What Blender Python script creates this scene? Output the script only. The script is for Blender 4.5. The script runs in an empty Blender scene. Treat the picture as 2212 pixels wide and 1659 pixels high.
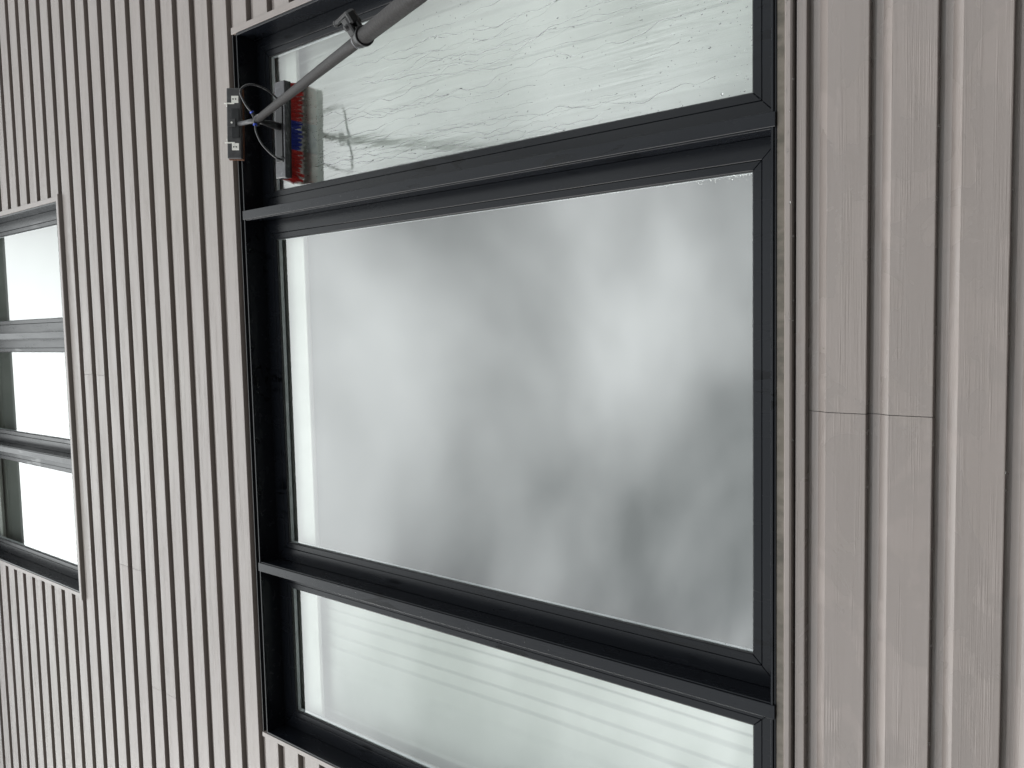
import bpy, bmesh, math, random
from mathutils import Vector, Matrix
import numpy as np

# ------------------------------------------------------------------ camera
scene = bpy.context.scene
D = 2.10366            # metres from camera to the face of the cladding (y = 0)
CZ = 1.60              # camera height above the ground
PITCH, YAW, ROLL = 0.664868, -0.087837, 0.032398
cy_, sy_, cp_, sp_ = math.cos(YAW), math.sin(YAW), math.cos(PITCH), math.sin(PITCH)
fwd = Vector((sy_*cp_, cy_*cp_, sp_))
rgt = Vector((cy_, -sy_, 0.0))
upv = rgt.cross(fwd)
r2 = rgt*math.cos(ROLL) + upv*math.sin(ROLL)
u2 = -rgt*math.sin(ROLL) + upv*math.cos(ROLL)
cam_data = bpy.data.cameras.new("camera")
cam = bpy.data.objects.new("camera", cam_data)
scene.collection.objects.link(cam)
cx, cyv, cz = -u2, r2, -fwd          # the phone was held on its side
M = Matrix(((cx.x, cyv.x, cz.x, 0), (cx.y, cyv.y, cz.y, -D), (cx.z, cyv.z, cz.z, CZ), (0, 0, 0, 1)))
cam.matrix_world = M
cam_data.sensor_fit = 'HORIZONTAL'
cam_data.sensor_width = 36.0
cam_data.lens = 36.0*1718.49/2212.0
cam_data.clip_start = 0.05
cam_data.clip_end = 2000
scene.camera = cam

# ------------------------------------------------------------------ sky, sun, exposure
SUN_EL, SUN_AZ = math.radians(34.7), math.radians(256)
world = bpy.data.worlds.new("World")
scene.world = world
world.use_nodes = True
nt = world.node_tree
nt.nodes.clear()
def wn(t, **kw):
    n = nt.nodes.new(t)
    for k, v in kw.items(): setattr(n, k, v)
    return n
L = nt.links.new
out = wn('ShaderNodeOutputWorld'); bg = wn('ShaderNodeBackground'); L(bg.outputs[0], out.inputs[0])
bg.inputs[1].default_value = 0.11
sky = wn('ShaderNodeTexSky'); sky.sky_type = 'NISHITA'; sky.sun_disc = False
sky.sun_elevation = SUN_EL; sky.sun_rotation = SUN_AZ
tc = wn('ShaderNodeTexCoord'); sep = wn('ShaderNodeSeparateXYZ'); L(tc.outputs['Generated'], sep.inputs[0])
zc = wn('ShaderNodeMath', operation='MAXIMUM'); L(sep.outputs[2], zc.inputs[0]); zc.inputs[1].default_value = 0.0
zp = wn('ShaderNodeMath', operation='ADD'); L(zc.outputs[0], zp.inputs[0]); zp.inputs[1].default_value = 0.22
cb = wn('ShaderNodeCombineXYZ')
for i in range(2):
    dv = wn('ShaderNodeMath', operation='DIVIDE'); L(sep.outputs[i], dv.inputs[0]); L(zp.outputs[0], dv.inputs[1]); L(dv.outputs[0], cb.inputs[i])
cb.inputs[2].default_value = 0.0
mapn = wn('ShaderNodeMapping'); L(cb.outputs[0], mapn.inputs[0]); mapn.inputs['Location'].default_value = (-4.9, 8.8, 7.0)
n1 = wn('ShaderNodeTexNoise'); L(mapn.outputs[0], n1.inputs['Vector']); n1.inputs['Scale'].default_value = 1.5
n1.inputs['Detail'].default_value = 3.5; n1.inputs['Roughness'].default_value = 0.45; n1.inputs['Distortion'].default_value = 0.5
mr = wn('ShaderNodeMapRange'); 
n2 = wn('ShaderNodeTexNoise'); L(mapn.outputs[0], n2.inputs['Vector']); n2.inputs['Scale'].default_value = 5.5
n2.inputs['Detail'].default_value = 5; n2.inputs['Roughness'].default_value = 0.55
nm = wn('ShaderNodeMath', operation='MULTIPLY_ADD'); L(n2.outputs['Fac'], nm.inputs[0]); nm.inputs[1].default_value = 0.12; L(n1.outputs['Fac'], nm.inputs[2])
ns = wn('ShaderNodeMath', operation='SUBTRACT'); L(nm.outputs[0], ns.inputs[0]); ns.inputs[1].default_value = 0.06
L(ns.outputs[0], mr.inputs[0])
mr.inputs[1].default_value = 0.36; mr.inputs[2].default_value = 0.75; mr.inputs[3].default_value = 0.46; mr.inputs[4].default_value = 1.72
ov = wn('ShaderNodeMath', operation='MULTIPLY_ADD'); L(zc.outputs[0], ov.inputs[0]); ov.inputs[1].default_value = 0.64; ov.inputs[2].default_value = 0.36
cl = wn('ShaderNodeMath', operation='MULTIPLY'); L(mr.outputs[0], cl.inputs[0]); L(ov.outputs[0], cl.inputs[1])
cl2 = wn('ShaderNodeMath', operation='MULTIPLY'); L(cl.outputs[0], cl2.inputs[0]); cl2.inputs[1].default_value = 10.0
tint = wn('ShaderNodeCombineXYZ')
for i, t in enumerate((0.965, 1.0, 1.0)):
    m_ = wn('ShaderNodeMath', operation='MULTIPLY'); L(cl2.outputs[0], m_.inputs[0]); m_.inputs[1].default_value = t; L(m_.outputs[0], tint.inputs[i])
mx = wn('ShaderNodeMixRGB'); mx.inputs[0].default_value = 0.94; L(sky.outputs[0], mx.inputs[1]); L(tint.outputs[0], mx.inputs[2])
L(mx.outputs[0], bg.inputs[0])

sd = bpy.data.lights.new("sun", 'SUN'); sd.energy = 1.05; sd.angle = math.radians(44); sd.color = (1.0, 0.975, 0.94)
sun = bpy.data.objects.new("sun", sd); scene.collection.objects.link(sun)
to_sun = Vector((-0.80, -0.20, 0.57)).normalized()
sun.rotation_euler = to_sun.to_track_quat('Z', 'Y').to_euler(); sun.location = (-20, -10, 20)

vs = scene.view_settings
vs.view_transform = 'Standard'; vs.look = 'None'; vs.gamma = 1.0; vs.use_curve_mapping = False
vs.exposure = 1.73

# ------------------------------------------------------------------ helpers
COL = scene.collection
R = random.Random(11)
MATS = {}
class NT:
    def __init__(s, name):
        s.m = bpy.data.materials.new(name); s.m.use_nodes = True; s.t = s.m.node_tree
        s.b = s.t.nodes['Principled BSDF']; s.o = s.t.nodes['Material Output']
        MATS[name] = s.m
    def n(s, t, **kw):
        n = s.t.nodes.new(t)
        for k, v in kw.items(): setattr(n, k, v)
        return n
    def l(s, a, b): s.t.links.new(a, b)
    def noise(s, vec, scale, detail=3, rough=.5, dist=0.0):
        n = s.n('ShaderNodeTexNoise'); s.l(vec, n.inputs['Vector']); n.inputs['Scale'].default_value = scale
        n.inputs['Detail'].default_value = detail; n.inputs['Roughness'].default_value = rough; n.inputs['Distortion'].default_value = dist
        return n.outputs['Fac']
    def mapping(s, vec, sc, loc=(0, 0, 0)):
        n = s.n('ShaderNodeMapping'); s.l(vec, n.inputs[0]); n.inputs['Scale'].default_value = sc; n.inputs['Location'].default_value = loc
        return n.outputs[0]
    def rng(s, v, a, b, c, d, smooth=True):
        n = s.n('ShaderNodeMapRange'); s.l(v, n.inputs[0])
        if smooth: n.interpolation_type = 'SMOOTHSTEP'
        for i, x in enumerate((a, b, c, d)): n.inputs[i+1].default_value = x
        return n.outputs[0]
    def math(s, op, a, b):
        n = s.n('ShaderNodeMath', operation=op)
        for i, x in enumerate((a, b)):
            if isinstance(x, (int, float)): n.inputs[i].default_value = x
            else: s.l(x, n.inputs[i])
        return n.outputs[0]
    def mix(s, f, a, b):
        n = s.n('ShaderNodeMixRGB')
        for i, x in enumerate((f, a, b)):
            if isinstance(x, (int, float)): n.inputs[i].default_value = x
            elif isinstance(x, tuple): n.inputs[i].default_value = (*x, 1)
            else: s.l(x, n.inputs[i])
        return n.outputs[0]
    def bump(s, h, strength, dist, normal=None):
        n = s.n('ShaderNodeBump'); n.inputs['Strength'].default_value = strength; n.inputs['Distance'].default_value = dist
        s.l(h, n.inputs['Height'])
        if normal: s.l(normal, n.inputs['Normal'])
        return n.outputs[0]
    def set(s, **kw):
        for k, v in kw.items():
            i = s.b.inputs[k]
            if isinstance(v, tuple): i.default_value = (*v, 1) if len(v) == 3 else v
            elif isinstance(v, (int, float)): i.default_value = v
            else: s.l(v, i)

def simple(name, col, rough, metal=0.0, spec=0.5, nscale=40, amt=.15, bump=.0):
    k = NT(name); tc = k.n('ShaderNodeTexCoord').outputs['Object']
    f = k.noise(tc, nscale, 4)
    k.set(**{'Base Color': k.mix(k.rng(f, .3, .7, 0, 1), tuple(c*(1-amt) for c in col), tuple(c*(1+amt) for c in col)),
             'Roughness': k.rng(f, .3, .7, max(.02, rough*.85), rough*1.15), 'Metallic': metal, 'Specular IOR Level': spec})
    if bump: k.set(Normal=k.bump(f, bump, .002))
    return k.m

# painted embossed cladding
def mat_cladding(name, grain=True):
    k = NT(name)
    pos = k.n('ShaderNodeNewGeometry').outputs['Position']
    tc = k.n('ShaderNodeTexCoord').outputs['Object']
    oi = k.n('ShaderNodeObjectInfo').outputs['Random']
    off = k.n('ShaderNodeCombineXYZ'); k.l(k.math('MULTIPLY', oi, 37.0), off.inputs[0]); k.l(k.math('MULTIPLY', oi, 11.0), off.inputs[2])
    av = k.n('ShaderNodeVectorMath', operation='ADD'); k.l(tc, av.inputs[0]); k.l(off.outputs[0], av.inputs[1])
    tco = av.outputs[0]
    # wet sheets and dried runs left by the washing water
    wetn = k.noise(k.mapping(pos, (2.4, 1, 3.4)), 1.6, 4, .55, .8)
    szz = k.n('ShaderNodeSeparateXYZ'); k.l(pos, szz.inputs[0])
    below = k.rng(szz.outputs[2], 2.25, 2.45, 1, 0)          # only the boards the washing water ran over
    wet = k.math('MULTIPLY', k.rng(wetn, .46, .52, 0, 1), below)
    runs = k.rng(k.noise(k.mapping(pos, (22, 1, 1.2)), 1.0, 4, .6, .4), .50, .62, 0, 1)
    fine = k.noise(k.mapping(tco, (1.2, 6, 9)), 1.0, 3)
    c = k.mix(k.rng(fine, .3, .7, 0, 1), (.190, .163, .150), (.214, .184, .171))
    c = k.mix(k.math('MULTIPLY', runs, .14), c, (.185, .162, .142))
    c = k.mix(k.math('MULTIPLY', wet, .30), c, (.158, .138, .128))
    dust = k.rng(k.noise(k.mapping(pos, (.5, 1, .8), (7, 0, 3)), 1.0, 2), .45, .7, 0, 1)
    c = k.mix(k.math('MULTIPLY', dust, .35), c, (.210, .190, .158))
    k.set(**{'Base Color': c, 'Roughness': k.math('SUBTRACT', k.rng(fine, .3, .7, .34, .42), k.math('MULTIPLY', wet, .10)), 'Specular IOR Level': .5})
    if grain:
        g1 = k.noise(k.mapping(tco, (4.0, 30, 390)), 1.0, 3, .55, .25)
        g2 = k.noise(k.mapping(tco, (2.0, 8, 40)), 1.0, 2)
        amp = k.math('MULTIPLY', k.rng(g1, .35, .68, 0, 1), k.rng(g2, .40, .62, .05, 1))
        amp = k.math('MULTIPLY', amp, k.math('SUBTRACT', 1.0, k.math('MULTIPLY', wet, .55)))
        k.set(Normal=k.bump(amp, .50, .0010))
    return k.m
mat_cladding('cladding_paint'); mat_cladding('trim_paint', False)

# stained timber under the sill
k = NT('stained_sill'); pos = k.n('ShaderNodeNewGeometry').outputs['Position']
f = k.noise(k.mapping(pos, (26, 1, 14)), 1, 5, .6); g = k.noise(k.mapping(pos, (5, 1, 5)), 1, 3)
k.set(**{'Base Color': k.mix(k.rng(f, .35, .65, 0, 1), k.mix(k.rng(g, .4, .6, 0, 1), (.040, .032, .020), (.070, .057, .039)), (.105, .088, .068)),
         'Roughness': .4, 'Normal': k.bump(f, .5, .001)})

# dark powder-coated aluminium, wet in places
def mat_frame(name, base=(.0058, .0068, .0092), wetcol=(.0012, .0015, .0022)):
    k = NT(name); pos = k.n('ShaderNodeNewGeometry').outputs['Position']
    w1 = k.noise(k.mapping(pos, (26, 26, 5.0)), 1.0, 4, .6, .6)
    w2 = k.noise(k.mapping(pos, (3, 3, 2.0), (2, 5, 1)), 1.0, 2)
    wet = k.math('MULTIPLY', k.rng(w1, .54, .57, 0, 1), k.rng(w2, .54, .62, 0, 1))
    sp = k.noise(pos, 420, 2)
    k.set(**{'Base Color': k.mix(wet, base, wetcol),
             'Roughness': k.math('SUBTRACT', k.rng(w1, .3, .7, .24, .28), k.math('MULTIPLY', wet, .14)), 'Specular IOR Level': .17,
             'Normal': k.bump(sp, .05, .0003)})
mat_frame('frame_coat')
simple('gasket_rubber', (.012, .012, .013), .55)
simple('spacer_bar', (.62, .63, .68), .40, 0.0, .5, 30, .08)
simple('inner_lining', (.62, .62, .60), .55, 0, .3, 6, .05)
simple('flashing_black', (.010, .011, .013), .4)
simple('dark_membrane', (.012, .011, .010), .8)
simple('room_dark', (.045, .048, .046), .8, 0, .2, 2, .15)
simple('soffit_board', (.22, .222, .205), .6, 0, .3, 5, .1)
simple('fascia_paint', (.03, .03, .032), .4)
simple('roof_sheet', (.05, .05, .052), .45, 0, .5, 6, .2)
simple('blind_grey', (.045, .047, .047), .7, 0, .3, 5, .08)
simple('blind_light', (.10, .104, .097), .7, 0, .3, 5, .06)
simple('curtain_white', (.44, .45, .435), .8, 0, .2, 8, .03)
simple('curtain_grey', (.46, .465, .452), .8, 0, .2, 8, .03)
simple('nail_head', (.12, .11, .10), .5)
k = NT('ground_asphalt'); pos = k.n('ShaderNodeNewGeometry').outputs['Position']
f = k.noise(pos, 60, 5, .7); g = k.noise(pos, .6, 4)
k.set(**{'Base Color': k.mix(k.rng(g, .3, .7, 0, 1), k.mix(f, (.05, .05, .05), (.11, .11, .105)), (.10, .10, .095)), 'Roughness': .7, 'Normal': k.bump(f, .6, .01)})

# coated double glazing: mirror part by Fresnel, the rest goes through
def mat_glass(name, wetamt):
    k = NT(name); k.t.nodes.remove(k.b)
    pos = k.n('ShaderNodeNewGeometry')
    fr = k.n('ShaderNodeFresnel'); fr.inputs['IOR'].default_value = 2.3
    back = pos.outputs['Backfacing']
    fac = k.math('MULTIPLY', fr.outputs[0], k.math('SUBTRACT', 1.0, back))
    gl = k.n('ShaderNodeBsdfGlossy'); gl.inputs['Roughness'].default_value = 0.0; gl.inputs['Color'].default_value = (.992, 1.0, .994, 1)
    tr = k.n('ShaderNodeBsdfTransparent'); tr.inputs['Color'].default_value = (.945, .965, .948, 1)
    mxs = k.n('ShaderNodeMixShader'); k.l(fac, mxs.inputs[0]); k.l(tr.outputs[0], mxs.inputs[1]); k.l(gl.outputs[0], mxs.inputs[2])
    if wetamt:
        p = pos.outputs['Position']
        h1 = k.noise(k.mapping(p, (30, 1, 1.3)), 1.0, 4, .55, .9)
        h2 = k.noise(k.mapping(p, (150, 1, 24)), 1.0, 3, .6, .5)
        h = k.math('ADD', h1, k.math('MULTIPLY', h2, .18))
        nb = k.bump(h, 1.0, .0010*wetamt)
        k.l(nb, gl.inputs['Normal']); k.l(nb, fr.inputs['Normal'])
    k.l(mxs.outputs[0], k.o.inputs[0])
mat_glass('glass_dry', 0); mat_glass('glass_wet', 1.0)
k = NT('water'); k.set(**{'Base Color': (1, 1, 1), 'Roughness': 0.0, 'IOR': 1.33, 'Transmission Weight': 1.0})

k = NT('water_film'); k.set(**{'Base Color': (1, 1, 1), 'Roughness': 0.16, 'IOR': 1.22, 'Transmission Weight': 1.0})
# cleaning tool
simple('pole_carbon', (.016, .0148, .0148), .5, 0, .16, 160, .45, .5)
simple('tool_plastic', (.010, .010, .011), .35, 0, .28, 60, .2)
simple('block_plastic', (.045, .045, .050), .24, 0, .4, 50, .25)
simple('bar_plate', (.050, .050, .052), .5, 0, .4, 60, .2)
simple('pad_brown', (.10, .05, .032), .9, 0, .1, 200, .4, .6)
simple('bracket_steel', (.80, .79, .74), .35, .0, .5, 60, .08)
simple('collar_blue', (.025, .06, .42), .35)
simple('hose_black', (.02, .02, .022), .3)
simple('bristle_red', (.46, .024, .020), .5, 0, .4, 90, .35)
simple('bristle_blue', (.018, .032, .28), .5, 0, .4, 90, .35)
simple('bristle_tip', (.42, .41, .38), .5, 0, .4, 90, .2)

def empty(name, parent=None, loc=(0, 0, 0)):
    o = bpy.data.objects.new(name, None); COL.objects.link(o); o.empty_display_size = .1
    o.location = loc
    if parent: o.parent = parent; 
    return o
def tag(o, label, cat=None, group=None, kind=None):
    if label: o['label'] = label
    if cat: o['category'] = cat
    if group: o['group'] = group
    if kind: o['kind'] = kind
    return o
def mobj(name, verts, faces, mat, parent=None, smooth=False):
    me = bpy.data.meshes.new(name); me.from_pydata([tuple(v) for v in verts], [], faces); me.validate(); me.update()
    bm = bmesh.new(); bm.from_mesh(me); bmesh.ops.recalc_face_normals(bm, faces=bm.faces); bm.to_mesh(me); bm.free()
    if smooth:
        for p in me.polygons: p.use_smooth = True
    me.materials.append(MATS[mat])
    o = bpy.data.objects.new(name, me); COL.objects.link(o)
    if parent: o.parent = parent
    return o
def bmobj(name, bm, mat, parent=None, smooth=False, bevel=0.0, seg=1):
    bmesh.ops.recalc_face_normals(bm, faces=bm.faces)
    if bevel: bmesh.ops.bevel(bm, geom=list(bm.edges), offset=bevel, segments=seg, affect='EDGES', profile=.5)
    me = bpy.data.meshes.new(name); bm.to_mesh(me); bm.free()
    if smooth:
        for p in me.polygons: p.use_smooth = True
    me.materials.append(MATS[mat])
    o = bpy.data.objects.new(name, me); COL.objects.link(o)
    if parent: o.parent = parent
    return o
def bm_box(bm, a, b, mtx=None):
    c = [(x, y, z) for x in (a[0], b[0]) for y in (a[1], b[1]) for z in (a[2], b[2])]
    vs_ = [bm.verts.new(mtx @ Vector(p) if mtx else p) for p in c]
    for f in ((0, 1, 3, 2), (4, 6, 7, 5), (0, 4, 5, 1), (2, 3, 7, 6), (0, 2, 6, 4), (1, 5, 7, 3)): bm.faces.new([vs_[i] for i in f])
def box(name, a, b, mat, parent=None, bevel=0.0, mtx=None):
    bm = bmesh.new(); bm_box(bm, a, b, mtx); return bmobj(name, bm, mat, parent, bevel=bevel)
def prism(name, poly_xz, y0, y1, mat, parent=None, bevel=0.0):      # polygon in x,z pushed from y0 to y1
    n = len(poly_xz)
    v = [(x, y0, z) for x, z in poly_xz] + [(x, y1, z) for x, z in poly_xz]
    f = [list(range(n)), list(range(2*n-1, n-1, -1))] + [[i, (i+1) % n, n+(i+1) % n, n+i] for i in range(n)]
    bm = bmesh.new(); vv = [bm.verts.new(p) for p in v]
    for q in f: bm.faces.new([vv[i] for i in q])
    return bmobj(name, bm, mat, parent, bevel=bevel)
def ring(name, rect, a, b, y0, y1, mat, parent, bevel=.0007, gap=.0004):
    """four mitred members between inset a and inset b of an opening"""
    x0, x1, z0, z1 = rect
    A = [(x0+a, z0+a), (x1-a, z0+a), (x1-a, z1-a), (x0+a, z1-a)]
    B = [(x0+b, z0+b), (x1-b, z0+b), (x1-b, z1-b), (x0+b, z1-b)]
    res = []
    for i in range(4):
        j = (i+1) % 4
        d = Vector((A[j][0]-A[i][0], A[j][1]-A[i][1])).normalized()*gap
        poly = [(A[i][0]+d.x, A[i][1]+d.y), (A[j][0]-d.x, A[j][1]-d.y), (B[j][0]-d.x, B[j][1]-d.y), (B[i][0]+d.x, B[i][1]+d.y)]
        res.append(prism(name, poly, y0, y1, mat, parent, bevel))
    return res
def tube_bm(bm, pts, rad, seg=12, caps=True):
    pts = [Vector(p) for p in pts]; n = len(pts)
    rads = rad if isinstance(rad, (list, tuple)) else [rad]*n
    prev = None; rings = []
    for i in range(n):
        t = (pts[min(i+1, n-1)]-pts[max(i-1, 0)]).normalized()
        if prev is None:
            a = t.orthogonal().normalized()
        else:
            a = (prev - t*prev.dot(t)).normalized()
        prev = a; b = t.cross(a)
        rings.append([bm.verts.new(pts[i] + (a*math.cos(2*math.pi*j/seg)+b*math.sin(2*math.pi*j/seg))*rads[i]) for j in range(seg)])
    for i in range(n-1):
        for j in range(seg): bm.faces.new((rings[i][j], rings[i][(j+1) % seg], rings[i+1][(j+1) % seg], rings[i+1][j]))
    if caps: bm.faces.new(rings[0][::-1]); bm.faces.new(rings[-1])
def tube(name, pts, rad, mat, parent=None, seg=14):
    bm = bmesh.new(); tube_bm(bm, pts, rad, seg); o = bmobj(name, bm, mat, parent)
    for p in o.data.polygons: p.use_smooth = len(p.vertices) == 4
    return o
def smooth_path(ctrl, n=10):
    P = [Vector(c) for c in ctrl]; P = [P[0]*2-P[1]] + P + [P[-1]*2-P[-2]]; res = []
    for i in range(1, len(P)-2):
        for s in range(n):
            t = s/n; a, b, c, d = P[i-1:i+3]
            res.append(.5*((2*b)+(c-a)*t+(2*a-5*b+4*c-d)*t*t+(3*b-a-3*c+d)*t**3))
    res.append(P[-2]); return res
def Z(z): return z + CZ        # heights below are measured from the camera

# ------------------------------------------------------------------ setting
ground = mobj('ground', [(-300, -300, 0), (300, -300, 0), (300, 300, 0), (-300, 300, 0)], [(0, 1, 2, 3)], 'ground_asphalt')
tag(ground, 'grey asphalt ground in front of the clad building', kind='structure')

building = empty('building')
tag(building, 'building wall of taupe painted horizontal grooved cladding with dark framed windows', 'building')

PZ = 0.15; Z0 = 0.67948
WX0, WX1 = -6.2, 5.2
ZB, ZT = -1.50, 7.85                       # cladding runs from just over the ground to the soffit
# windows: opening inside the frame lip (x0, x1, z0, z1)
LOW = (-1.853, 1.315, 0.770, 3.150)
UPP = (-1.545, 0.800, 5.063, 6.900)
LIP = .013
# cut-outs in the boards (x0, x1, z0, z1): window with its side trims
CUT = [(-1.888, 1.357, 0.7045, 3.197), (-1.582, .843, 4.985, 6.945)]

def profile(zlo, zhi, d=.0185):
    """front line of a double board (two rebated faces) between zlo and zhi, measured from its lower edge"""
    pts = []
    for b in (0.0, PZ):
        pts += [(.0265 if b else d, b+.0002 if b else 0.0), (.0022, b+.0002), (.0006, b+.0008), (0.0, b+.0028), (0.0, b+.0985), (.0008, b+.0990), (.0175, b+.1222), (.0181, b+.1242), (d, b+.128), (d, b+.1385), (.0265, b+.1388)]
    pts.append((.0265, 2*PZ-.0003))
    outp = []
    for i, (y, z) in enumerate(pts):
        if i:
            y0, z0 = pts[i-1]
            for zc_ in (zlo, zhi):
                if (z0-zc_)*(z-zc_) < 0:
                    t = (zc_-z0)/(z-z0); outp.append((y0+(y-y0)*t, zc_))
        if zlo-1e-9 <= z <= zhi+1e-9: outp.append((y, z))
    return outp
BMESH = {}
def board_mesh(pieces):
    """pieces: (xa, xb, zlo, zhi) of one board, measured from its left lower corner"""
    key = tuple(round(t, 4) for p in pieces for t in p)
    if key in BMESH: return BMESH[key]
    v = []; f = []
    for (xa, xb, zlo, zhi) in pieces:
        pr = profile(zlo, zhi); pr = pr + [(.0295, pr[-1][1]), (.0295, pr[0][1])]
        n = len(pr); k_ = len(v); v += [(xa, y, z) for y, z in pr] + [(xb, y, z) for y, z in pr]
        f += [[k_+i for i in range(n)], [k_+i for i in range(2*n-1, n-1, -1)]] + [[k_+i, k_+(i+1) % n, k_+n+(i+1) % n, k_+n+i] for i in range(n)]
    me = bpy.data.meshes.new('cladding_board'); me.from_pydata(v, [], f); me.update()
    bm = bmesh.new(); bm.from_mesh(me); bmesh.ops.recalc_face_normals(bm, faces=bm.faces); bm.to_mesh(me); bm.free()
    me.materials.append(MATS['cladding_paint']); BMESH[key] = me
    return me
def put_board(pieces, zb):
    x0 = min(p[0] for p in pieces)
    o = bpy.data.objects.new('cladding_board', board_mesh([(a-x0, b-x0, l_, h_) for a, b, l_, h_ in pieces])); COL.objects.link(o); o.parent = building
    o.location = (x0, R.uniform(-.0003, .0003), Z(zb))
joints = {-1: [-.2325], 11: [-1.925], 12: [-1.2855], 13: [-.211]}
row = 0
k0 = math.floor((ZB-Z0)/(2*PZ))
for j in range(k0, 60):
    zb = Z0 + 2*PZ*j
    if zb > ZT: break
    ztop = min(zb+2*PZ, ZT); zlo = max(0.0, ZB-zb); zhi = min(2*PZ-.0003, ztop-zb)
    js = joints.get(j)
    if js is None: js = [R.uniform(-5.0, -4.2), R.uniform(3.6, 4.4)] if j % 2 else [R.uniform(3.5, 4.6)]
    else: js = [x+dx for x in js for dx in (-4.2, 0, 4.2) if WX0+.3 < x+dx < WX1-.3]
    xs = [WX0] + sorted(js) + [WX1]
    for xa, xb in zip(xs[:-1], xs[1:]):
        segs = [(xa, xb, zlo, zhi)]
        for (cx0, cx1, cz0, cz1) in CUT:
            new = []
            for (a, b, l_, h_) in segs:
                if zb+h_ <= cz0 or zb+l_ >= cz1 or b <= cx0 or a >= cx1: new.append((a, b, l_, h_)); continue
                if a < cx0: new.append((a, cx0, l_, h_))
                if b > cx1: new.append((cx1, b, l_, h_))
                aa, bb = max(a, cx0), min(b, cx1)
                if zb+l_ < cz0: new.append((aa, bb, l_, cz0-zb))
                if zb+h_ > cz1: new.append((aa, bb, cz1-zb, h_))
            segs = new
        g = .0008
        segs = [(a+(g if a == xa else 0), b-(g if b == xb else 0), l_, h_) for a, b, l_, h_ in segs if h_-l_ > .004 and b-a > .02]
        bridged = any(l_ > zlo+1e-6 or h_ < zhi-1e-6 for _, _, l_, h_ in segs)
        if bridged: put_board(segs, zb)
        else:
            for sg in segs: put_board([sg], zb)

# wall behind the boards, with the two openings left free
def wall_with_holes():
    bm = bmesh.new(); x0, x1 = WX0, WX1
    holes = [(w[0]-LIP, w[1]+LIP, w[2]-LIP, w[3]+LIP) for w in (LOW, UPP)]
    lev = [-1.6, holes[0][2], holes[0][3], holes[1][2], holes[1][3], ZT+.1]
    for i in range(5):
        za, zb_ = Z(lev[i]), Z(lev[i+1])
        if i in (1, 3):
            h = holes[i//2]
            bm_box(bm, (x0, .030, za), (h[0], .34, zb_)); bm_box(bm, (h[1], .030, za), (x1, .34, zb_))
        else: bm_box(bm, (x0, .030, za), (x1, .34, zb_))
    return bmobj('wall', bm, 'dark_membrane', building)
wall_with_holes()
box('rear_wall', (WX0, .345, 0), (WX1, 7.0, Z(ZT)+.08), 'room_dark', building)
box('corner_board', (WX0-.05, -.022, .1), (WX0-.001, .34, Z(ZT)), 'trim_paint', building, .002)
box('corner_board', (WX1+.001, -.022, .1), (WX1+.05, .34, Z(ZT)), 'trim_paint', building, .002)
# eaves: soffit boards, fascia, gutter, roof
for i in range(4):
    box('soffit_board', (WX0-.4, -.40+i*.1005, Z(7.855)), (WX1+.4, -.40+i*.1005+.099, Z(7.875)), 'soffit_board', building)
box('fascia', (WX0-.4, -.425, Z(7.830)), (WX1+.4, -.401, Z(8.050)), 'fascia_paint', building, .002)
gp = [(-.428, 7.80), (-.428, 7.70), (-.45, 7.67), (-.50, 7.67), (-.53, 7.70), (-.53, 7.80), (-.522, 7.80), (-.522, 7.71), (-.50, 7.68), (-.455, 7.68), (-.436, 7.71), (-.436, 7.80)]
n = len(gp)
mobj('gutter', [(WX0-.4, y, Z(z)) for y, z in [(a_, b_+.23) for a_, b_ in gp]]+[(WX1+.4, y, Z(z)) for y, z in [(a_, b_+.23) for a_, b_ in gp]],
     [list(range(n)), list(range(2*n-1, n-1, -1))]+[[i, (i+1) % n, n+(i+1) % n, n+i] for i in range(n)], 'fascia_paint', building)
rp = [(-.46, 7.84), (-.46, 7.88), (3.6, 9.05), (7.5, 7.93), (7.5, 7.86), (3.6, 8.98)]
n = len(rp)
mobj('roof', [(WX0-.45, y, Z(z)) for y, z in [(a_, b_+.23) for a_, b_ in rp]]+[(WX1+.45, y, Z(z)) for y, z in [(a_, b_+.23) for a_, b_ in rp]],
     [list(range(n)), list(range(2*n-1, n-1, -1))]+[[i, (i+1) % n, n+(i+1) % n, n+i] for i in range(n)], 'roof_sheet', building)

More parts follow.
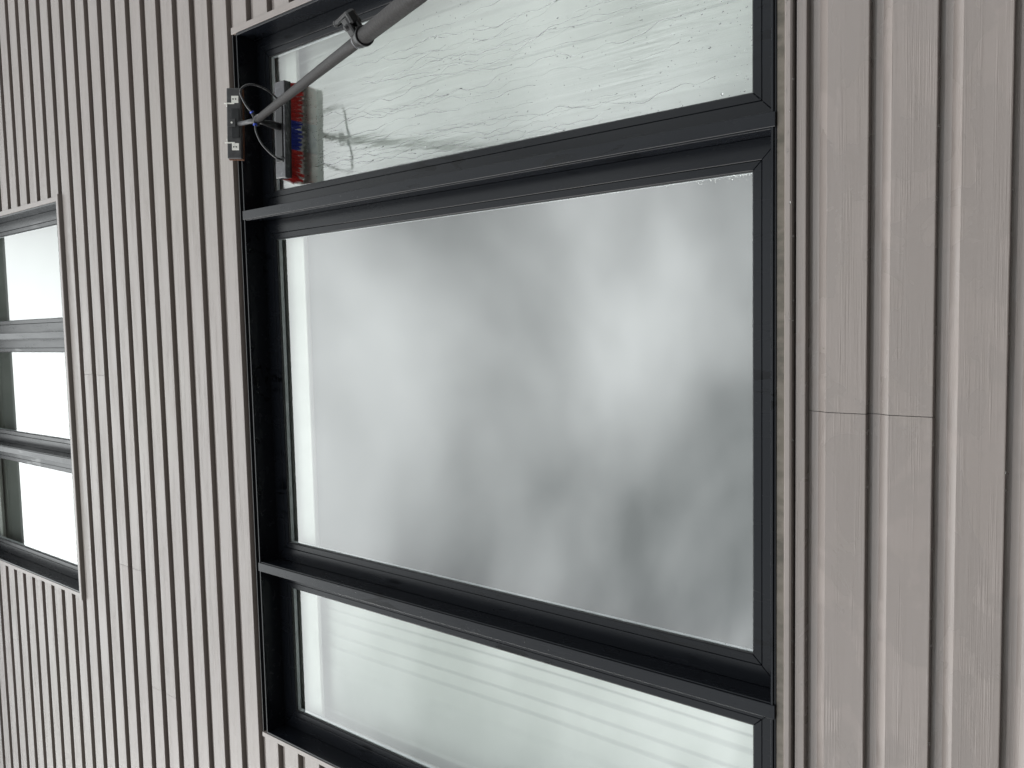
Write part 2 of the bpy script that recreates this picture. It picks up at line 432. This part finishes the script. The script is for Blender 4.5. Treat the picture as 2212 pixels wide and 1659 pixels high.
# ------------------------------------------------------------------ windows
DR = .092          # depth of the frame face behind the lip
GY = .104          # outer face of the glass
def window(name, op, mulls, trimL, trimR, label, wet_bay=None, low=True):
    w = empty('window', building); w['label'] = label
    x0, x1, z0, z1 = op[0], op[1], Z(op[2]), Z(op[3])
    rect = (x0, x1, z0, z1)
    ring('frame_member', rect, -.0065, 0.0, -.004, .15, 'frame_coat', w, .0008)
    ring('frame_edge', rect, -.0130, -.0068, .0015, .15, 'frame_coat', w, .0008)
    # members of the recessed outer frame fill up to the bays
    for (a, b) in mulls:
        box('mullion', (a, -.0065, z0-LIP+.0005), (b, .15, z1+LIP-.0005), 'frame_coat', w, .0012)
        s = -1 if b > (x0+x1)/2 else 1
        xx = a if s < 0 else b
        box('mullion_fin', (min(xx, xx+s*.0045), -.001, z0+.001), (max(xx, xx+s*.0045), .02, z1-.001), 'frame_coat', w, .0006)
    xs = [x0] + [c for m in mulls for c in m] + [x1]
    bays = [(xs[2*i], xs[2*i+1]) for i in range(len(mulls)+1)]
    for i, (a, b) in enumerate(bays):
        r = (a, b, z0, z1)
        ring('sash_rail', r, .0005, .0600, DR, .150, 'frame_coat', w, .0012)
        ring('glazing_bead', r, .0612, .0865, DR+.0015, GY+.001, 'frame_coat', w, .0015)
        ring('gasket', r, .0800, .0895, DR+.006, GY-.0002, 'gasket_rubber', w, 0)
        prism('pane', [(a+.078, z0+.078), (b-.078, z0+.078), (b-.078, z1-.078), (a+.078, z1-.078)], GY, GY+.004,
              'glass_wet' if i == wet_bay else 'glass_dry', w)
        ring('spacer', r, .074, .0885, GY+.0045, GY+.0205, 'spacer_bar', w, 0)
    # white plastered reveal inside
    ring('reveal_lining', rect, .002, .030, .1505, .340, 'inner_lining', w, 0)
    for (a, b) in mulls:
        box('reveal_lining', (a-.004, .1505, z0+.0305), (b+.004, .250, z1-.0305), 'inner_lining', w)
    # trims outside
    zt_ = z1+LIP+.034
    for (a, b) in (trimL, trimR):
        box('side_trim', (a, -.0016, z0-LIP-(.002 if low else .0)), (b, .028, zt_), 'trim_paint', w, .001)
    box('head_flashing', (x0-LIP-.012, .0035, z1+LIP+.0305), (x1+LIP+.012, .0295, z1+LIP+.033), 'flashing_black', w)
    box('head_gap_cover', (x0-LIP+.001, .022, z1+LIP+.001), (x1+LIP-.001, .0285, z1+LIP+.030), 'flashing_black', w)
    # timber sill: stained fillet over a proud moulding
    box('sill_fillet', (trimL[0], .0030, z0-LIP-.0235), (trimR[1], .029, z0-LIP-.0005), 'stained_sill', w, .001)
    pr = [(.029, -.0245), (-.0085, -.0245), (-.0115, -.0275), (-.0115, -.0395), (-.0085, -.0440), (.004, -.0455), (.029, -.0455)]
    if not low: pr = [(.029, -.0235), (-.014, -.0245), (-.019, -.0275), (-.019, -.0500), (-.016, -.0540), (.004, -.0560), (.029, -.0560)]
    n = len(pr)
    mobj('sill_moulding', [(trimL[0]-.004, y, z0-LIP+z) for y, z in pr]+[(trimR[1]+.004, y, z0-LIP+z) for y, z in pr],
         [list(range(n)), list(range(2*n-1, n-1, -1))]+[[i, (i+1) % n, n+(i+1) % n, n+i] for i in range(n)], 'trim_paint', w)
    return w, bays
LM = [(-1.088, -1.049), (.513, .552)]
UM = [(-.766, -.728), (.004, .044)]
wl, lowbays = window('window', LOW, LM, (-1.8885, -1.8665), (1.3285, 1.357), 'wide three-bay window with charcoal frame and opening middle sash', 2)
wu, uppbays = window('window', UPP, UM, (-1.582, -1.5585), (.8135, .843), 'smaller three-bay window under the eaves reflecting white sky', None, False)

# ------------------------------------------------------------------ curtains and blinds inside
def curtain(x0, x1, z0, z1, y, seed, mat, given=None, name='curtain'):
    rr = random.Random(seed); nx, nz = 420, 24
    # uneven pleats: sawtooth-like folds of different widths
    edges = [0.0]
    while edges[-1] < 1: edges.append(edges[-1]+rr.uniform(.05, .19))
    if given: edges = given
    amps = [rr.uniform(.004, .010) for _ in edges]; skew = [rr.uniform(.74, .88) for _ in edges]
    def fold(t, zz):
        t = min(max(t + .012*math.sin(zz*5+seed), 0), .9999)
        for i in range(len(edges)-1):
            if t < edges[i+1]:
                s = (t-edges[i])/(edges[i+1]-edges[i]); kx = skew[i]
                q_ = s/kx if s < kx else (1-s)/(1-kx)
                return amps[i]*(.35*q_+.65*(3*q_*q_-2*q_**3))
        return 0
    v = []; f = []
    for side in (0, .0015):
        for i in range(nx+1):
            for j in range(nz+1):
                t = i/nx; zz = j/nz
                v.append((x0+(x1-x0)*t, y - fold(t, zz)*(0.55+.45*(1-zz)) + side, z0+(z1-z0)*zz))
    m = (nx+1)*(nz+1)
    for i in range(nx):
        for j in range(nz):
            a = i*(nz+1)+j; b = a+nz+1
            f.append((a, b, b+1, a+1)); f.append((m+a, m+a+1, m+b+1, m+b))
    for i in range(nx):
        a = i*(nz+1); b = a+nz+1; f.append((a, m+a, m+b, b)); a += nz; b += nz; f.append((a, b, m+b, m+a))
    for j in range(nz):
        a = j; f.append((a, a+1, m+a+1, m+a)); a = nx*(nz+1)+j; f.append((a, m+a, m+a+1, a+1))
    return mobj(name, v, f, mat, smooth=True)
zc0, zc1 = Z(LOW[2])+.0305, Z(LOW[3])-.0310
c1 = curtain(lowbays[0][0]+.0312, lowbays[0][1]-.006, zc0, zc1, .208, 3, 'curtain_white', [0, .09, .40, .52, .60, .70, .76, .84, .90, .96, 1.0])
tag(c1, 'white pleated curtain behind the dry narrow pane opposite the brush', 'curtain')
c2 = curtain(lowbays[2][0]+.006, lowbays[2][1]-.0312, zc0, zc1, .208, 8, 'curtain_grey')
tag(c2, 'pale pleated curtain behind the wet pane being brushed', 'curtain')
for (a, b), who in ((lowbays[0], 'dry'), (lowbays[2], 'wet')):
    pm = box('pelmet', (a+(.0312 if who == 'dry' else .006), .154, zc1-.172), (b-(.006 if who == 'dry' else .0312), .172, zc1), 'inner_lining', None, .003)
    tag(pm, 'white pelmet board above the curtain of the %s' % ('dry narrow pane' if who == 'dry' else 'pane being brushed'), 'pelmet')
def blind(x0, x1, z0, z1, y, mat, label, group=None):
    t = empty('roller_blind', None, ((x0+x1)/2, y, z0))
    tag(t, label, 'blind', group)
    cxm = (x0+x1)/2
    box('fabric', (x0-cxm, -.001, .012), (x1-cxm, .001, z1-z0), mat, t)
    tube('bottom_bar', [(x0-cxm, 0, .006), (x1-cxm, 0, .006)], .006, mat, t, 10)
    box('cassette', (x0-cxm, -.034, z1-z0-.172), (x1-cxm, -.012, z1-z0), 'inner_lining', t, .003)
    return t
blind(lowbays[1][0]+.006, lowbays[1][1]-.006, zc0, zc1, .190, 'blind_grey', 'grey roller blind drawn behind the large middle pane')
for (a, b) in uppbays:
    blind(a+(.0312 if a < -1 else .006), b-(.0312 if b > .5 else .006), Z(UPP[2])+.0305, Z(UPP[3])-.0310, .190, 'blind_light',
          {0: 'light roller blind in the upper window bay farthest from the brush', 1: 'light roller blind between the two mullions of the upper window',
           2: 'light roller blind in the upper window bay closest to the brush'}[uppbays.index((a, b))], 'blinds of the upper window')

# ------------------------------------------------------------------ water-fed pole and brush
tool = empty('window_cleaning_brush', None, (.224, -2.345, 0))
tag(tool, 'water-fed telescopic pole with red and blue bristled brush scrubbing the wet pane', 'cleaning brush')
tool_inv = Matrix.Translation(-Vector(tool.location))
def tpt(p): return Vector(p) - tool.location
PA = Vector((.8575, -.1852, Z(2.733))); PD = Vector((-.130, -.443, -.887)).normalized()
def pole(t): return tpt(PA + PD*t)
t_end = (PA.z-.0)/-PD.z - .004
CL = 1.535
def lofted_pole(name, t0, t1, r):
    return tube(name, [pole(t0 + (t1-t0)*i/8) for i in range(9)], r, 'pole_carbon', tool, 28)
lofted_pole('pole_section', -.135, CL+.05, .0140)
lofted_pole('pole_section', CL-.005, t_end, .0178)
# frame of reference along the pole
pz = PD; px_ = u2*.62 + r2*.78; px_ = (px_ - pz*px_.dot(pz)).normalized(); py_ = pz.cross(px_)
def pframe(t):
    o_ = pole(t); return Matrix(((px_.x, py_.x, pz.x, o_.x), (px_.y, py_.y, pz.y, o_.y), (px_.z, py_.z, pz.z, o_.z), (0, 0, 0, 1)))
mf = pframe(CL)
def ringtube(name, t0, t1, r0, r1, mat):
    return tube(name, [pole(t0), pole(t0+.002), pole(t1-.002), pole(t1)], [r0-.001, r0, r1, r1-.001], mat, tool, 28)
clamp = ringtube('clamp_collar', CL-.042, CL-.004, .0190, .0205, 'tool_plastic')
ringtube('clamp_rim', CL-.0035, CL+.006, .0225, .0225, 'tool_plastic')
ringtube('clamp_sleeve', CL-.058, CL-.043, .0172, .0176, 'block_plastic')
# lever on the side away from the glass edge (image top-left)
def clampbox(name, a, b, bev, mat='tool_plastic', rot=None):
    bm = bmesh.new(); bm_box(bm, a, b, (mf @ rot) if rot else mf); return bmobj(name, bm, mat, tool, bevel=bev)
SIDE = 1
clampbox('clamp_jaw', (.012, -.014, -.050), (.052, -.004, -.010), .003)
clampbox('clamp_jaw', (.012, .004, -.050), (.052, .014, -.010), .003)
clampbox('clamp_lever', (.052, -.009, -.112), (.062, .009, -.004), .003)
clampbox('clamp_lever', (.034, -.011, -.014), (.060, .011, .004), .004)
clampbox('clamp_lever', (.049, -.010, -.124), (.064, .010, -.108), .004)
tube('clamp_bolt', [mf @ Vector((.034, -.021, -.030)), mf @ Vector((.034, .021, -.030))], .0070, 'tool_plastic', tool, 12)
tube('clamp_knob', [mf @ Vector((.036, -.010, -.080)), mf @ Vector((.034, -.006, -.048))], [.0075, .0105], 'tool_plastic', tool, 14)

# head joint
T = PA + PD*(-.150)
BX0, BX1 = .660, 1.060; BXC = (BX0+BX1)/2
ZTp = Z(2.838)
TILT = math.radians(2.4)
bmat = Matrix.Translation(tpt((BXC, 0, ZTp+.004))) @ Matrix.Rotation(TILT, 4, 'Y')     # local frame of the wash brush
def bl(p): return bmat @ Vector(p)
tube('angle_joint', [tpt(T)-Vector((.022, 0, 0)), tpt(T)+Vector((.022, 0, 0))], .0125, 'tool_plastic', tool, 16)
tube('pole_tip', [pole(-.155), pole(-.118)], .0150, 'tool_plastic', tool, 16)
arm_end = bl((.012, .008, .034))
tube('brush_arm', [tpt(T), tpt(T).lerp(arm_end, .35), tpt(T).lerp(arm_end, .6), arm_end], [.0105, .0115, .0155, .0155], 'tool_plastic', tool, 16)
# block of the wash brush
bm = bmesh.new(); bm_box(bm, (-.200, .002, 0), (.200, .030, .070), bmat)
block = bmobj('brush_block', bm, 'block_plastic', tool, bevel=.005, seg=3)
bm = bmesh.new(); bm_box(bm, (-.199, .024, -.002), (.199, .0345, .0725), bmat)
bmobj('brush_rim', bm, 'tool_plastic', tool, bevel=.002)
# raised channel on the back of the block
bm = bmesh.new(); bm_box(bm, (-.135, -.0025, .012), (.135, .004, .058), bmat)
bmobj('block_ridge', bm, 'tool_plastic', tool, bevel=.0022)

# bristles: thin tapered prisms in tufts
def bristles(name, xa, xb, mat, tipmat=None):
    V = []; F = []; MI = []; rr = random.Random(int(xa*1000)+5)
    rows = 7
    nx = int((xb-xa)/.0082); ng = max(1, round((xb-xa)/.0165)); gl_ = [rr.gauss(0, .0035) for _ in range(ng+1)]; gt_ = [rr.uniform(.50, .92) for _ in range(ng+1)]
    for i in range(nx):
        for r in range(rows):
            x = xa+(xb-xa)*(i+.5)/nx + (.0024 if r % 2 else -.0024); z = .006 + .058*r/(rows-1)
            gi = int((x-xa)/(xb-xa)*ng*.9999); gcx = xa+(gi+.5)*(xb-xa)/ng; lx = (gcx-x)*.50 + rr.gauss(0, .0008)
            for b in range(12):
                a = rr.uniform(0, 6.283); rad = .0034*math.sqrt(rr.random())
                p0 = Vector((x+rad*math.cos(a), .030, z+rad*math.sin(a)))
                fl = (x/.2); flare = .018*fl*abs(fl)**1.5
                spread = 1.1+rr.uniform(-.3, .4)
                ln = .0705 + gl_[max(0, min(ng, gi))] + rr.gauss(0, .0018)
                p1 = Vector((x+flare*.45+lx*.5+rad*1.25*math.cos(a), .030+ln*.55, z+rad*1.2*math.sin(a)+(z-.035)*.03))
                p2 = Vector((x+flare+lx+rad*spread*math.cos(a)+rr.gauss(0, .0012), .030+ln, z+rad*spread*math.sin(a)+(z-.035)*.12+rr.gauss(0, .0015)-.002))
                p2.y = min(p2.y, GY-.0008)
                fr_ = gt_[max(0, min(ng, gi))] + rr.gauss(0, .03)
                p15 = p1.lerp(p2, min(.97, max(.2, fr_)))
                k0_ = len(V)
                for p, w_ in ((p0, .00055), (p1, .0005), (p15, .00042), (p2, .00026)):
                    for c in range(3):
                        an = a+c*2.0944
                        V.append(bl(p+Vector((w_*math.cos(an), 0, w_*math.sin(an)))))
                for s in (0, 3, 6):
                    for c in range(3): F.append((k0_+s+c, k0_+s+(c+1) % 3, k0_+s+3+(c+1) % 3, k0_+s+3+c)); MI.append(1 if s == 6 else 0)
    o = mobj(name, V, F, mat, tool)
    o.data.materials.append(MATS['bristle_tip'])
    o.data.polygons.foreach_set('material_index', MI)
    o['kind'] = 'stuff'
    return o
b1 = bristles('bristles', .046, .197, 'bristle_red'); b1['label'] = 'red bristles'
b2 = bristles('bristles', -.076, .046, 'bristle_blue'); b2['label'] = 'blue bristles'
b3 = bristles('bristles', -.197, -.076, 'bristle_red'); b3['label'] = 'red bristles'

# second head on the other side of the joint: plate with a brown scrubbing pad behind it
ac = tpt((.912, -.070, Z(3.096)))
nrm_ = Vector((0, -.80, -.60)).normalized()         # plate faces out and down
ax = Vector((math.cos(math.radians(2.2)), 0, -math.sin(math.radians(2.2)))); ax = (ax - nrm_*ax.dot(nrm_)).normalized()
ay = nrm_.cross(ax)                                  # across the plate
amat = Matrix(((ax.x, ay.x, nrm_.x, ac.x), (ax.y, ay.y, nrm_.y, ac.y), (ax.z, ay.z, nrm_.z, ac.z), (0, 0, 0, 1)))
def abox(name, a, b, mat, bev=.002, seg=2):
    bm = bmesh.new(); bm_box(bm, a, b, amat); return bmobj(name, bm, mat, tool, bevel=bev, seg=seg)
HL = .149
abox('pad_plate', (-HL, -.031, -.014), (HL, .031, .008), 'bar_plate', .004)
abox('scrubbing_pad', (-HL-.003, -.034, -.030), (HL+.003, .034, -.0145), 'pad_brown', .004)
abox('plate_channel', (-.062, -.024, .0085), (.062, .010, .0120), 'flashing_black', .0012)
abox('mount_plate', (-.016, -.010, .0125), (.016, .026, .0165), 'bar_plate', .001)
tube('mount_bolt', [amat @ Vector((0, .006, .016)), amat @ Vector((0, .006, .0195))], .0042, 'bracket_steel', tool, 12)
for s in (-1, 1):
    bm = bmesh.new(); bm_box(bm, (s*.100-.015, -.022, .0085), (s*.100+.015, .009, .0105), amat)
    br = bmobj('bracket', bm, 'bracket_steel', tool, bevel=.0008)
    for dy in (-.010, .001):
        tube('bracket_screw', [amat @ Vector((s*.098+s*.003, dy, .0106)), amat @ Vector((s*.098+s*.003, dy, .0118))], .0031, 'flashing_black', br, 10)
    bm = bmesh.new(); bm_box(bm, (s*.083-.0025, -.004, .0085), (s*.083+.0025, .040, .0115), amat)
    bmobj('bracket_arm', bm, 'bracket_steel', br, bevel=.0006)
    bm = bmesh.new(); bm_box(bm, (s*.076-.007, .026, .0116), (s*.076+.007, .030, .0150), amat)
    bmobj('bracket_tab', bm, 'bracket_steel', br, bevel=.0006)
tube('pad_stem', [amat @ Vector((0, -.010, -.010)), tpt(T)], .0095, 'bar_plate', tool, 16)

# push-fit tee with blue collars, jets hoses
tee = tpt(T) + Vector((0, -.018, -.020))
t1, t2, t3 = tee + Vector((.022, -.012, .004)), tee + Vector((-.024, -.004, -.002)), tee + Vector((-.004, -.010, -.022))
tube('tee_fitting', [t1, tee, t2], [.0070, .0085, .0070], 'tool_plastic', tool, 12)
tube('tee_fitting', [tee, t3], [.0075, .0070], 'tool_plastic', tool, 12)
for p in (t1, t2, t3):
    d_ = (p-tee).normalized()
    tube('collar', [p-d_*.001, p+d_*.005], .0079, 'collar_blue', tool, 14)
h1 = smooth_path([t1, t1+Vector((.035, -.012, .025)), t1+Vector((.090, -.020, .045)), t1+Vector((.118, .010, .020)), t1+Vector((.105, .07, -.005)), bl((.105, .010, .020))], 10)
h2 = smooth_path([t2, t2+Vector((-.035, -.004, -.012)), t2+Vector((-.085, .010, -.030)), t2+Vector((-.132, .045, -.060)), t2+Vector((-.135, .090, -.052)), bl((-.112, .004, .030))], 10)
tube('hose', h1, .0042, 'hose_black', tool, 10)
tube('hose', h2, .0042, 'hose_black', tool, 10)
h3 = smooth_path([t3, pole(-.10)+Vector((0, -.016, 0)), pole(-.03)+Vector((.004, -.0135, 0)), pole(.02)+Vector((.002, -.006, 0))], 8)
tube('hose', h3, .0042, 'hose_black', tool, 10)

# ------------------------------------------------------------------ water
rw = random.Random(21)
def dome(V, F, c, nrm, rx, ry, h, seg=10, rings=4, ax1=None):
    nrm = Vector(nrm).normalized(); a = Vector(ax1) if ax1 else nrm.orthogonal().normalized(); b = nrm.cross(a)
    k0_ = len(V); c = Vector(c)
    for i in range(rings):
        ph = math.pi/2*i/rings
        for j in range(seg):
            th = 2*math.pi*j/seg
            V.append(c + a*(rx*math.cos(ph)*math.cos(th)) + b*(ry*math.cos(ph)*math.sin(th)) + nrm*(h*math.sin(ph)))
    V.append(c+nrm*h)
    for i in range(rings-1):
        for j in range(seg):
            F.append((k0_+i*seg+j, k0_+i*seg+(j+1) % seg, k0_+(i+1)*seg+(j+1) % seg, k0_+(i+1)*seg+j))
    for j in range(seg): F.append((k0_+(rings-1)*seg+j, k0_+(rings-1)*seg+(j+1) % seg, k0_+rings*seg))
    F.append(tuple(k0_+j for j in range(seg))[::-1])
# running rivulets on the brushed pane
V = []; F = []
px0, px1 = lowbays[2][0]+.09, lowbays[2][1]-.09
pz0, pz1 = Z(LOW[2])+.09, Z(LOW[3])-.09
for i in range(44):
    x = rw.uniform(BX0-.02, BX1+.03); z = ZTp - rw.uniform(.03, .9) if i > 8 else ZTp-rw.uniform(.03, .12)
    ln = rw.uniform(.25, 1.3); w_ = rw.uniform(.0007, .0020); drift = rw.gauss(0, .05)
    n = int(ln/.012); ph = [rw.uniform(0, 6.28) for _ in range(3)]; am = rw.uniform(.003, .014)
    prevrow = None; xx = x
    for s in range(n+1):
        zz = z - ln*s/n
        if zz < pz0: break
        xs_ = x + drift*s/n + am*math.sin(zz*11+ph[0]) + am*.5*math.sin(zz*31+ph[1]) + am*.25*math.sin(zz*70+ph[2])
        xs_ = min(max(xs_, px0+.004), px1-.004)
        wv = w_*(.8+.35*math.sin(zz*19+ph[1])+.15*math.sin(zz*60+ph[2]))*min(1, .3+6*s/n)
        wv = max(wv, .0004)
        k0_ = len(V); V += [Vector((xs_-wv, GY+.0002, zz)), Vector((xs_-wv*.55, GY-wv*.065, zz)), Vector((xs_+wv*.55, GY-wv*.065, zz)), Vector((xs_+wv, GY+.0002, zz))]
        if prevrow is not None:
            for c in range(4): F.append((prevrow+c, prevrow+(c+1) % 4, k0_+(c+1) % 4, k0_+c))
        else: F.append((k0_, k0_+1, k0_+2, k0_+3))
        prevrow = k0_
    F.append((prevrow+3, prevrow+2, prevrow+1, prevrow))
riv = mobj('water_streaks', V, F, 'water_film', smooth=True)
tag(riv, 'clear water running in crooked streaks down the brushed pane', 'water', kind='stuff')
# beads on glass, frame, boards
V = []; F = []
for i in range(620):                       # lower part of the wet pane
    t = rw.random(); z = pz0+.002 + (1.35*t**1.6); x = rw.uniform(px0, px1); r_ = abs(rw.gauss(0, .0011))+.0006
    dome(V, F, (x, GY+.0001, z), (0, -1, 0), r_, r_*rw.uniform(1, 1.5), r_*.28, 8, 3, (1, 0, 0))
for i in range(150):                       # churned water under the bristles
    x = rw.gauss((BX0+BX1)/2-.03, .10); z = ZTp - abs(rw.gauss(.02, .11)); r_ = rw.uniform(.0006, .0024)
    if px0 < x < px1: dome(V, F, (x, GY+.0001, z), (0, -1, 0), r_, r_*rw.uniform(1, 2.6), r_*.3, 8, 3, (1, 0, 0))
for i in range(110):                       # right-hand edge of the opening sash and other sash corners
    x = rw.choice((lowbays[1][0]+.095, lowbays[1][1]-.095))+rw.gauss(0, .006); z = pz0 + abs(rw.gauss(0, .09)); r_ = rw.uniform(.0006, .0018)
    if lowbays[1][0]+.091 < x < lowbays[1][1]-.091 and z < pz1: dome(V, F, (x, GY+.0001, z), (0, -1, 0), r_, r_, r_*.25, 7, 3)
for a, b in LM:                            # on the mullions
    for i in range(90):
        r_ = rw.uniform(.0005, .0014); z = Z(LOW[2])+rw.random()*2.3
        dome(V, F, (rw.uniform(a+.004, b-.004), -.0064, z), (0, -1, 0), r_, r_*1.2, r_*.6, 7, 3)
beads = mobj('water_droplets', V, F, 'water', smooth=True)
tag(beads, 'clear water beads on the panes and charcoal frames', 'water', kind='stuff')
V = []; F = []
for j in range(-8, 34):                    # hanging from the lower edges of the boards
    zb = Z(Z0+PZ*j)
    for i in range(26 if j < 3 else 34):
        x = rw.uniform(-2.6, 1.6)
        if any(c[0] < x < c[1] and c[2] < zb-CZ < c[3] for c in CUT): continue
        r_ = rw.uniform(.0014, .0030 if j > 2 else .0046)
        dome(V, F, (x, rw.uniform(.003, .010), zb+.0003), (0, 0, -1), r_, r_, r_*1.3, 7, 3)
for i in range(60):                        # under the sill moulding and on the fillet
    x = rw.uniform(-1.7, 1.3); r_ = rw.uniform(.001, .0028)
    dome(V, F, (x, rw.uniform(-.007, -.001), Z(LOW[2])-LIP-.0448), (0, 0, -1), r_, r_, r_*1.4, 7, 3)
for i in range(46):
    x = rw.uniform(.0, 1.2); r_ = rw.uniform(.0010, .0030); z = Z(LOW[2])-LIP-rw.uniform(.028, .040)
    dome(V, F, (x, -.0114, z), (0, -1, 0), r_, r_*1.2, r_*.6, 8, 3)
drips = mobj('hanging_drips', V, F, 'water', smooth=True)
tag(drips, 'small water drips hanging under the cladding board edges and sill', 'water', kind='stuff')
